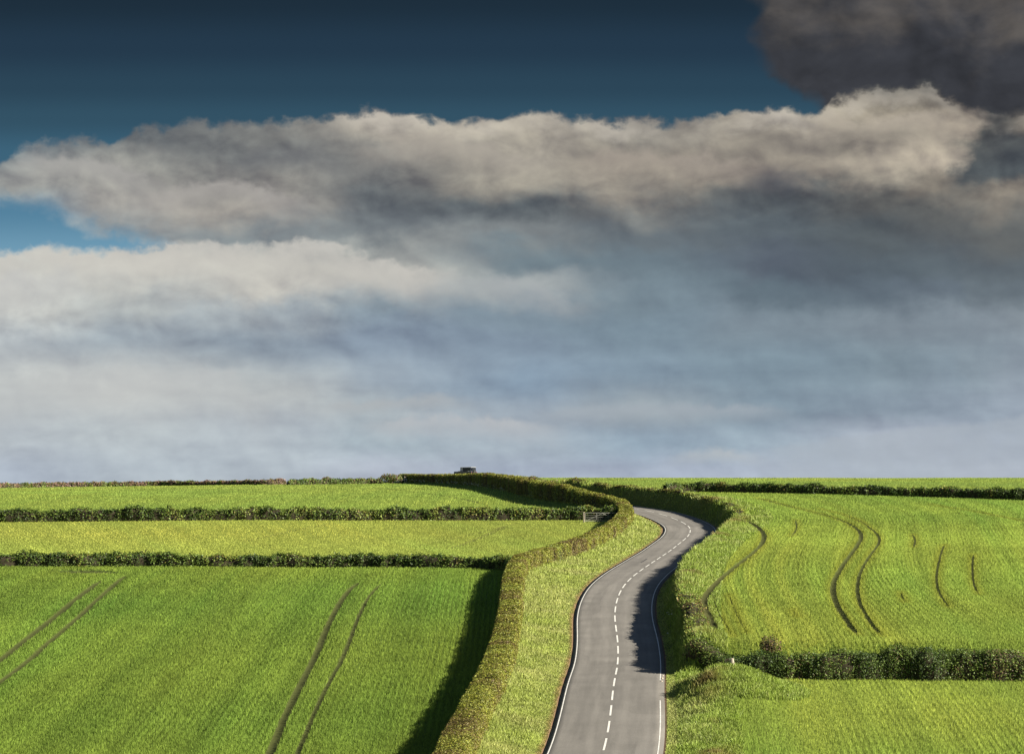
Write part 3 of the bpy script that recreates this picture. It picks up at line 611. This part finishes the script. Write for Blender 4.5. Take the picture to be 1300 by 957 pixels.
EXPO = 1.55
def world():
    w = bpy.data.worlds.new('World'); bpy.context.scene.world = w; w.use_nodes = True; nt = w.node_tree; n = nt.nodes; l = nt.links; n.clear()
    def val(x):
        return x
    def M(op, a, b=0.0, c=None, clamp=False):
        k = n.new('ShaderNodeMath'); k.operation = op; k.use_clamp = clamp
        for i, x in enumerate((a, b, c)):
            if x is None: continue
            if isinstance(x, (int, float)): k.inputs[i].default_value = x
            else: l.new(x, k.inputs[i])
        return k.outputs[0]
    def SM(x, a, b):
        k = n.new('ShaderNodeMapRange'); k.interpolation_type = 'SMOOTHSTEP'; l.new(x, k.inputs['Value'])
        k.inputs['From Min'].default_value = a; k.inputs['From Max'].default_value = b; return k.outputs[0]
    def noise(U, V, su, sv, det=6, rough=.55, z=0.0, dist=0.0):
        c = n.new('ShaderNodeCombineXYZ'); l.new(M('DIVIDE', U, su), c.inputs[0]); l.new(M('DIVIDE', V, sv), c.inputs[1]); c.inputs[2].default_value = z
        t = n.new('ShaderNodeTexNoise'); t.inputs['Scale'].default_value = 1; t.inputs['Detail'].default_value = det; t.inputs['Roughness'].default_value = rough; t.inputs['Distortion'].default_value = dist
        l.new(c.outputs[0], t.inputs['Vector']); return M('MULTIPLY', M('SUBTRACT', t.outputs['Fac'], .5), 2.0)
    def grey(c):
        r, g, b = c
        return (r+3, max(g+3, (r+b)/2+3), b+1) if b-r < 22 else (r+1, g+1, b)
    def ramp(x, stops, gray=False, vmax=650.0, vmin=-60.0):
        k = n.new('ShaderNodeValToRGB'); e = k.color_ramp; e.interpolation = 'LINEAR' if gray else 'EASE'
        while len(e.elements) < len(stops): e.elements.new(.5)
        for el, (p, c) in zip(e.elements, stops):
            el.position = (p-vmin)/(vmax-vmin); el.color = (c, c, c, 1) if gray else (*[float(q) for q in lin(grey(c))], 1)
        l.new(M('DIVIDE', M('SUBTRACT', x, vmin), vmax-vmin), k.inputs[0]); return k.outputs[0]
    def mix(f, a, b, blend='MIX'):
        k = n.new('ShaderNodeMix'); k.data_type = 'RGBA'; k.blend_type = blend
        for i, x in ((0, f), (6, a), (7, b)):
            if isinstance(x, (int, float)): k.inputs[i].default_value = x
            elif isinstance(x, tuple): k.inputs[i].default_value = (*x, 1)
            else: l.new(x, k.inputs[i])
        return k.outputs[2]
    tc = n.new('ShaderNodeTexCoord'); sp = n.new('ShaderNodeSeparateXYZ'); l.new(tc.outputs['Generated'], sp.inputs[0]); x, y, z = sp.outputs
    az = M('ARCTAN2', x, y); azc = M('MAXIMUM', M('MINIMUM', az, 1.1), -1.1)
    hyp = M('SQRT', M('ADD', M('MULTIPLY', x, x), M('MULTIPLY', y, y)))
    U = M('ADD', M('MULTIPLY', M('TANGENT', azc), 3000), 650)
    e_ = M('DIVIDE', M('DIVIDE', z, M('MAXIMUM', hyp, .02)), M('COSINE', M('MAXIMUM', M('MINIMUM', az, .5), -.5)))
    V = M('SUBTRACT', 650, M('MULTIPLY', e_, 3000))
    # clear sky low over the horizon
    blue = ramp(V, [(-60, (22, 38, 50)), (0, (29, 46, 61)), (60, (36, 57, 76)), (110, (43, 69, 88)), (150, (50, 81, 101)), (200, (60, 99, 123)), (260, (82, 128, 157)), (330, (112, 156, 182)), (600, (165, 176, 190))])
    # warped coordinates give the cloud forms their irregular outlines
    wu = noise(U, V, 150, 100, 5, .5, 3.1); wv = noise(U, V, 150, 85, 6, .5, 8.7); fine = noise(U, V, 46, 34, 6, .55, 5.5)
    wk = M('SUBTRACT', 1.0, M('MULTIPLY', SM(V, 360, 470), .6))
    Uw = M('ADD', U, M('ADD', M('MULTIPLY', wu, 80), M('MULTIPLY', fine, 20))); Vw = M('ADD', V, M('MULTIPLY', wk, M('ADD', M('MULTIPLY', wv, 42), M('MULTIPLY', fine, 18))))
    T = {0: [(190, (120, 128, 134)), (235, (152, 154, 152)), (275, (118, 142, 160)), (330, (188, 190, 186)), (375, (186, 187, 185)), (430, (166, 172, 179)), (490, (186, 190, 191)), (550, (172, 180, 188)), (600, (168, 178, 192))],
         160: [(175, (100, 104, 110)), (215, (142, 142, 140)), (255, (150, 148, 146)), (295, (140, 146, 150)), (335, (186, 185, 180)), (375, (160, 165, 168)), (425, (148, 158, 169)), (490, (192, 194, 193)), (545, (176, 184, 190)), (600, (172, 180, 192))],
         325: [(165, (112, 112, 115)), (195, (108, 110, 114)), (235, (134, 132, 130)), (265, (156, 152, 147)), (300, (124, 132, 138)), (340, (178, 177, 172)), (375, (180, 178, 174)), (410, (150, 158, 166)), (440, (132, 144, 157)), (495, (180, 185, 187)), (550, (170, 179, 188)), (600, (172, 180, 192))],
         490: [(155, (160, 154, 146)), (185, (128, 126, 125)), (215, (112, 112, 116)), (255, (98, 102, 110)), (290, (106, 113, 120)), (320, (144, 147, 148)), (350, (164, 164, 162)), (390, (125, 140, 152)), (430, (130, 145, 162)), (480, (148, 161, 174)), (520, (166, 176, 183)), (560, (160, 174, 184)), (600, (168, 176, 190))],
         650: [(158, (168, 161, 150)), (190, (152, 146, 138)), (230, (142, 137, 130)), (268, (86, 92, 100)), (300, (117, 123, 128)), (340, (108, 123, 133)), (368, (150, 156, 160)), (405, (118, 134, 148)), (440, (123, 139, 156)), (490, (130, 149, 168)), (530, (156, 168, 180)), (565, (158, 170, 182)), (600, (165, 176, 192))],
         815: [(163, (128, 124, 120)), (200, (146, 139, 130)), (240, (140, 134, 127)), (268, (110, 111, 115)), (300, (94, 103, 112)), (340, (102, 117, 128)), (380, (112, 128, 140)), (420, (118, 136, 150)), (470, (124, 142, 158)), (522, (152, 163, 172)), (560, (144, 162, 178)), (600, (165, 175, 192))],
         975: [(150, (172, 164, 152)), (185, (130, 124, 118)), (220, (134, 127, 120)), (250, (84, 85, 95)), (290, (84, 91, 102)), (340, (84, 93, 106)), (370, (90, 104, 116)), (410, (118, 132, 144)), (460, (120, 138, 152)), (520, (132, 150, 164)), (560, (150, 166, 180)), (600, (166, 176, 192))],
         1135: [(95, (72, 70, 76)), (120, (120, 114, 106)), (142, (150, 142, 130)), (170, (108, 104, 100)), (205, (166, 157, 145)), (243, (92, 90, 94)), (290, (78, 81, 92)), (340, (82, 90, 103)), (370, (92, 104, 116)), (410, (122, 134, 145)), (460, (122, 138, 150)), (520, (135, 150, 164)), (560, (165, 174, 188)), (600, (170, 180, 194))],
         1208: [(95, (66, 65, 72)), (120, (110, 104, 98)), (150, (160, 150, 138)), (180, (150, 142, 132)), (210, (170, 160, 148)), (238, (120, 114, 108)), (262, (90, 88, 94)), (340, (84, 91, 104)), (370, (93, 104, 116)), (410, (123, 135, 146)), (460, (124, 139, 152)), (520, (142, 156, 170)), (565, (163, 172, 187)), (600, (171, 180, 194))],
         1232: [(120, (60, 60, 70)), (150, (78, 76, 82)), (185, (80, 81, 87)), (222, (75, 78, 87)), (242, (110, 106, 104)), (280, (92, 91, 98)), (340, (87, 93, 106)), (370, (95, 104, 116)), (410, (124, 135, 146)), (460, (127, 141, 153)), (520, (146, 159, 173)), (565, (162, 172, 187)), (600, (172, 180, 194))],
         1300: [(120, (62, 62, 72)), (152, (122, 114, 106)), (185, (80, 81, 88)), (222, (76, 79, 89)), (242, (128, 121, 114)), (280, (92, 91, 98)), (340, (88, 93, 106)), (370, (95, 104, 116)), (410, (125, 135, 146)), (450, (130, 142, 154)), (520, (150, 162, 176)), (560, (160, 170, 186)), (600, (172, 180, 194))]}
    us = sorted(T); cloud = ramp(Vw, T[us[0]])
    for a, b in zip(us[:-1], us[1:]): cloud = mix(SM(Uw, a, b), cloud, ramp(Vw, T[b]))
    # relief: the side of each billow towards the sun is lighter
    def hgt(du, dv, su, sv, z_): return noise(M('ADD', U, du), M('ADD', V, dv), su, sv, 6, .5, z_, .25)
    r1 = M('SUBTRACT', hgt(0, 0, 170, 100, 1.3), hgt(20, -20, 170, 100, 1.3)); r2 = M('SUBTRACT', hgt(0, 0, 60, 42, 2.9), hgt(8, -8, 60, 42, 2.9))
    amp = M('ADD', M('MULTIPLY', M('SUBTRACT', 1.0, SM(V, 225, 330)), .66), .30)
    amp = M('ADD', amp, M('MULTIPLY', M('MULTIPLY', SM(V, 285, 320), M('SUBTRACT', 1.0, SM(V, 400, 470))), M('MULTIPLY', M('SUBTRACT', 1.0, SM(U, 430, 650)), .30)))
    rel = M('MULTIPLY', M('ADD', M('MULTIPLY', r1, 1.05), M('MULTIPLY', r2, .8)), amp)
    st = M('MULTIPLY', noise(U, V, 420, 26, 5, .5, 41.0), SM(V, 330, 470)); st2 = M('MULTIPLY', noise(U, V, 190, 40, 5, .55, 47.0), SM(V, 280, 420))
    rel = M('ADD', M('ADD', rel, M('MULTIPLY', st, .12)), M('MULTIPLY', st2, .15))
    rel = M('ADD', M('ADD', 1.05, M('MULTIPLY', M('SUBTRACT', SM(V, 250, 320), SM(V, 400, 520)), .09)), M('MAXIMUM', M('MINIMUM', rel, .5), -.38))
    rc = n.new('ShaderNodeCombineXYZ'); l.new(rel, rc.inputs[0]); l.new(rel, rc.inputs[1]); l.new(M('ADD', 1.01, M('MULTIPLY', M('SUBTRACT', rel, 1.0), .85)), rc.inputs[2])
    cloud = mix(1.0, cloud, rc.outputs[0], 'MULTIPLY')
    def curve(pts): return M('MULTIPLY', ramp(U, [(p, q/700.0) for p, q in pts], True, 1500.0, -200.0), 700.0)
    def curve_lin(pts): return curve(pts)
    bil = M('SUBTRACT', .28, M('ABSOLUTE', noise(U, V, 62, 52, 2, .5, 15.0)))
    bil2 = M('SUBTRACT', .28, M('ABSOLUTE', noise(U, V, 24, 21, 3, .55, 17.0)))
    en = M('ADD', M('ADD', M('MULTIPLY', bil, 30), M('MULTIPLY', bil2, 12)), M('ADD', M('MULTIPLY', noise(U, V, 90, 46, 8, .6, 11.0), 16), M('MULTIPLY', noise(U, V, 15, 11, 5, .6, 4.0), 4.0)))
    vtop = curve_lin([(-200, 300), (-20, 245), (12, 205), (60, 190), (150, 180), (190, 166), (330, 168), (400, 160), (465, 148), (520, 152), (545, 163), (620, 158), (680, 152), (730, 161), (850, 163), (920, 157), (985, 148), (1040, 152), (1080, 124), (1180, 116), (1230, 150), (1500, 150)])
    vbot = curve_lin([(-200, 240), (10, 258), (60, 272), (110, 290), (170, 306), (230, 330), (300, 700)])
    vlow = curve_lin([(-200, 345), (0, 331), (50, 318), (120, 328), (190, 322), (260, 312), (330, 250), (420, 250)])
    mk = lambda d, s1: SM(M('ADD', d, en), -s1, s1)
    def layer(col, pts, color, fade, st, u0, u1, edge=7.0, k=1.0):
        d = M('ADD', M('SUBTRACT', V, curve_lin(pts)), M('MULTIPLY', en, k))
        f = M('MULTIPLY', SM(d, -edge, edge), M('SUBTRACT', 1.0, SM(d, fade*.15, fade)))
        f = M('MULTIPLY', f, M('MULTIPLY', SM(U, u0-45, u0+45), M('SUBTRACT', 1.0, SM(U, u1-45, u1+45))))
        tex = M('ADD', .75, M('MULTIPLY', M('ADD', bil, M('MULTIPLY', bil2, .6)), .9))
        return mix(M('MULTIPLY', M('MULTIPLY', f, st), tex, None, True), col, tuple(float(q) for q in lin(color)))
    cloud = layer(cloud, [(-200, 335), (0, 331), (50, 318), (120, 328), (190, 322), (260, 314), (330, 316), (410, 312), (450, 326), (520, 345), (600, 350), (700, 390)], (200, 197, 190), 75, .75, -300, 560)
    cloud = layer(cloud, [(-200, 380), (60, 352), (90, 350), (130, 400), (300, 420)], (192, 193, 192), 60, .5, -300, 100, 9)
    cloud = layer(cloud, [(-200, 480), (0, 488), (90, 474), (200, 478), (290, 470), (330, 500), (420, 505)], (188, 191, 191), 90, .6, -300, 330, 12, .8)
    cloud = layer(cloud, [(300, 520), (380, 516), (480, 512), (560, 505), (600, 512)], (176, 180, 182), 26, .6, 400, 590, 6, .5)
    cloud = layer(cloud, [(400, 550), (480, 540), (540, 531), (600, 530), (680, 540), (760, 560)], (186, 189, 192), 34, .7, 480, 690, 6, .6)
    cloud = layer(cloud, [(600, 530), (700, 523), (830, 516), (980, 518), (1040, 530)], (164, 173, 181), 28, .65, 690, 985, 6, .4)
    cloud = layer(cloud, [(800, 590), (870, 577), (905, 570), (945, 578), (1000, 588)], (186, 190, 192), 22, .7, 870, 950, 5, .4)
    cloud = layer(cloud, [(900, 590), (985, 570), (1080, 556), (1150, 548), (1230, 542), (1300, 530), (1500, 520)], (170, 179, 188), 140, .6, 985, 1600, 6, .4)
    cloud = layer(cloud, [(560, 352), (640, 356), (700, 372), (760, 385)], (168, 173, 175), 45, .6, 590, 730, 8, .7)
    cloud = layer(cloud, [(-20, 225), (40, 205), (110, 203), (160, 222), (230, 240)], (172, 170, 166), 46, .65, 25, 190, 9, .9)
    cloud = layer(cloud, [(150, 262), (220, 246), (280, 236), (340, 246), (420, 266)], (174, 170, 165), 42, .65, 190, 380, 9, .9)
    cloud = layer(cloud, [(260, 212), (330, 198), (400, 196), (450, 214)], (104, 105, 110), 36, .55, 300, 430, 12, .8)
    cloud = layer(cloud, [(430, 200), (500, 180), (570, 176), (640, 196), (700, 205)], (170, 163, 153), 46, .6, 470, 690, 9, .9)
    cloud = layer(cloud, [(700, 215), (770, 200), (850, 196), (900, 200), (960, 215)], (170, 160, 149), 46, .55, 740, 960, 10, .9)
    cloud = layer(cloud, [(930, 235), (980, 222), (1020, 225), (1060, 240)], (84, 84, 94), 40, .5, 960, 1020, 12, .8)
    cloud = layer(cloud, [(990, 175), (1060, 150), (1120, 158), (1180, 150), (1230, 170)], (188, 178, 163), 52, .6, 1040, 1200, 8, 1.0)
    m_main = M('MULTIPLY', mk(M('SUBTRACT', V, vtop), 7.0), M('SUBTRACT', 1.0, mk(M('SUBTRACT', V, vbot), 17.0)))
    m_low = mk(M('SUBTRACT', V, vlow), 8.0)
    col = mix(M('MAXIMUM', m_main, m_low), blue, cloud)
    # the dark cloud over the upper right corner, behind the bright tops
    en2 = M('ADD', M('MULTIPLY', noise(U, V, 90, 80, 7, .55, 21.0), 26), M('MULTIPLY', noise(U, V, 22, 20, 4, .55, 24.0), 5))
    ucut = M('MULTIPLY', ramp(V, [(-60, .965), (0, .972), (60, .972), (90, .985), (120, 1.0), (150, 1.0), (200, 1.0)], True, 650, -60), 1000)
    ucut = M('ADD', ucut, M('MULTIPLY', SM(V, 85, 165), 60))
    m_tr = SM(M('ADD', M('SUBTRACT', U, ucut), M('ADD', en2, M('MULTIPLY', bil, 34))), -16, 16)
    lo = M('SUBTRACT', 1.0, SM(V, 10, 90))
    trc = mix(SM(M('ADD', noise(U, V, 110, 70, 6, .52, 31.0), M('MULTIPLY', lo, .45)), .05, .85), (.044, .047, .056), (.118, .107, .098))
    rt = M('SUBTRACT', hgt(0, 0, 120, 90, 7.7), hgt(16, -16, 120, 90, 7.7)); tv = n.new('ShaderNodeVectorMath'); tv.operation = 'SCALE'; l.new(M('ADD', 1.0, M('MULTIPLY', rt, .9)), tv.inputs['Scale']); l.new(trc, tv.inputs[0]); trc = tv.outputs[0]
    behind = mix(m_tr, blue, trc); rim = M('ADD', M('SUBTRACT', V, vtop), en); rim = M('MULTIPLY', SM(rim, -2, 6), M('SUBTRACT', 1.0, SM(rim, 8, 30)))
    rim = M('MULTIPLY', rim, M('MULTIPLY', SM(U, 330, 480), M('ADD', .30, M('MULTIPLY', noise(U, V, 75, 60, 3, .5, 61.0), 1.0))), None, True)
    cloud = mix(rim, cloud, (.62, .57, .49))
    col = mix(M('MAXIMUM', m_main, m_low), behind, cloud)
    # the sky model takes over outside the part of the sky with these clouds
    sky = n.new('ShaderNodeTexSky'); sky.sky_type = 'NISHITA'; sky.sun_disc = False; sky.sun_elevation = SUN_EL; sky.sun_rotation = SUN_AZ; sky.altitude = 50; sky.air_density = 1.0; sky.dust_density = .6; sky.ozone_density = 1.5
    front = M('MULTIPLY', SM(M('COSINE', az), .55, .85), SM(V, -1500, -300))
    scale = 1.0/(2**EXPO)/0.1
    vm = n.new('ShaderNodeVectorMath'); vm.operation = 'SCALE'; vm.inputs['Scale'].default_value = scale; l.new(col, vm.inputs[0])
    vs = n.new('ShaderNodeVectorMath'); vs.operation = 'SCALE'; vs.inputs['Scale'].default_value = .30; l.new(sky.outputs[0], vs.inputs[0])
    fin = mix(front, vs.outputs[0], vm.outputs[0])
    bg = n.new('ShaderNodeBackground'); bg.inputs['Strength'].default_value = 0.1; o = n.new('ShaderNodeOutputWorld'); l.new(fin, bg.inputs['Color']); l.new(bg.outputs[0], o.inputs[0])
    w.cycles.sampling_method = 'MANUAL'; w.cycles.sample_map_resolution = 512
world()

# ------------------------------------------------------------------ camera and view
cd = bpy.data.cameras.new('camera'); cd.sensor_width = 36; cd.lens = 36*F/1300; cd.shift_x = 0; cd.shift_y = (V0-478.5)/1300; cd.clip_start = .5; cd.clip_end = 60000
cam = bpy.data.objects.new('camera', cd); link(cam); cam.location = (0, 0, 0); cam.rotation_euler = (math.radians(90), 0, 0)
sc = bpy.context.scene; sc.camera = cam
sc.view_settings.view_transform = 'Standard'; sc.view_settings.look = 'None'; sc.view_settings.gamma = 1; sc.view_settings.exposure = EXPO; sc.view_settings.use_curve_mapping = False
sc.cycles.max_bounces = 6; sc.cycles.diffuse_bounces = 3; sc.cycles.transmission_bounces = 3
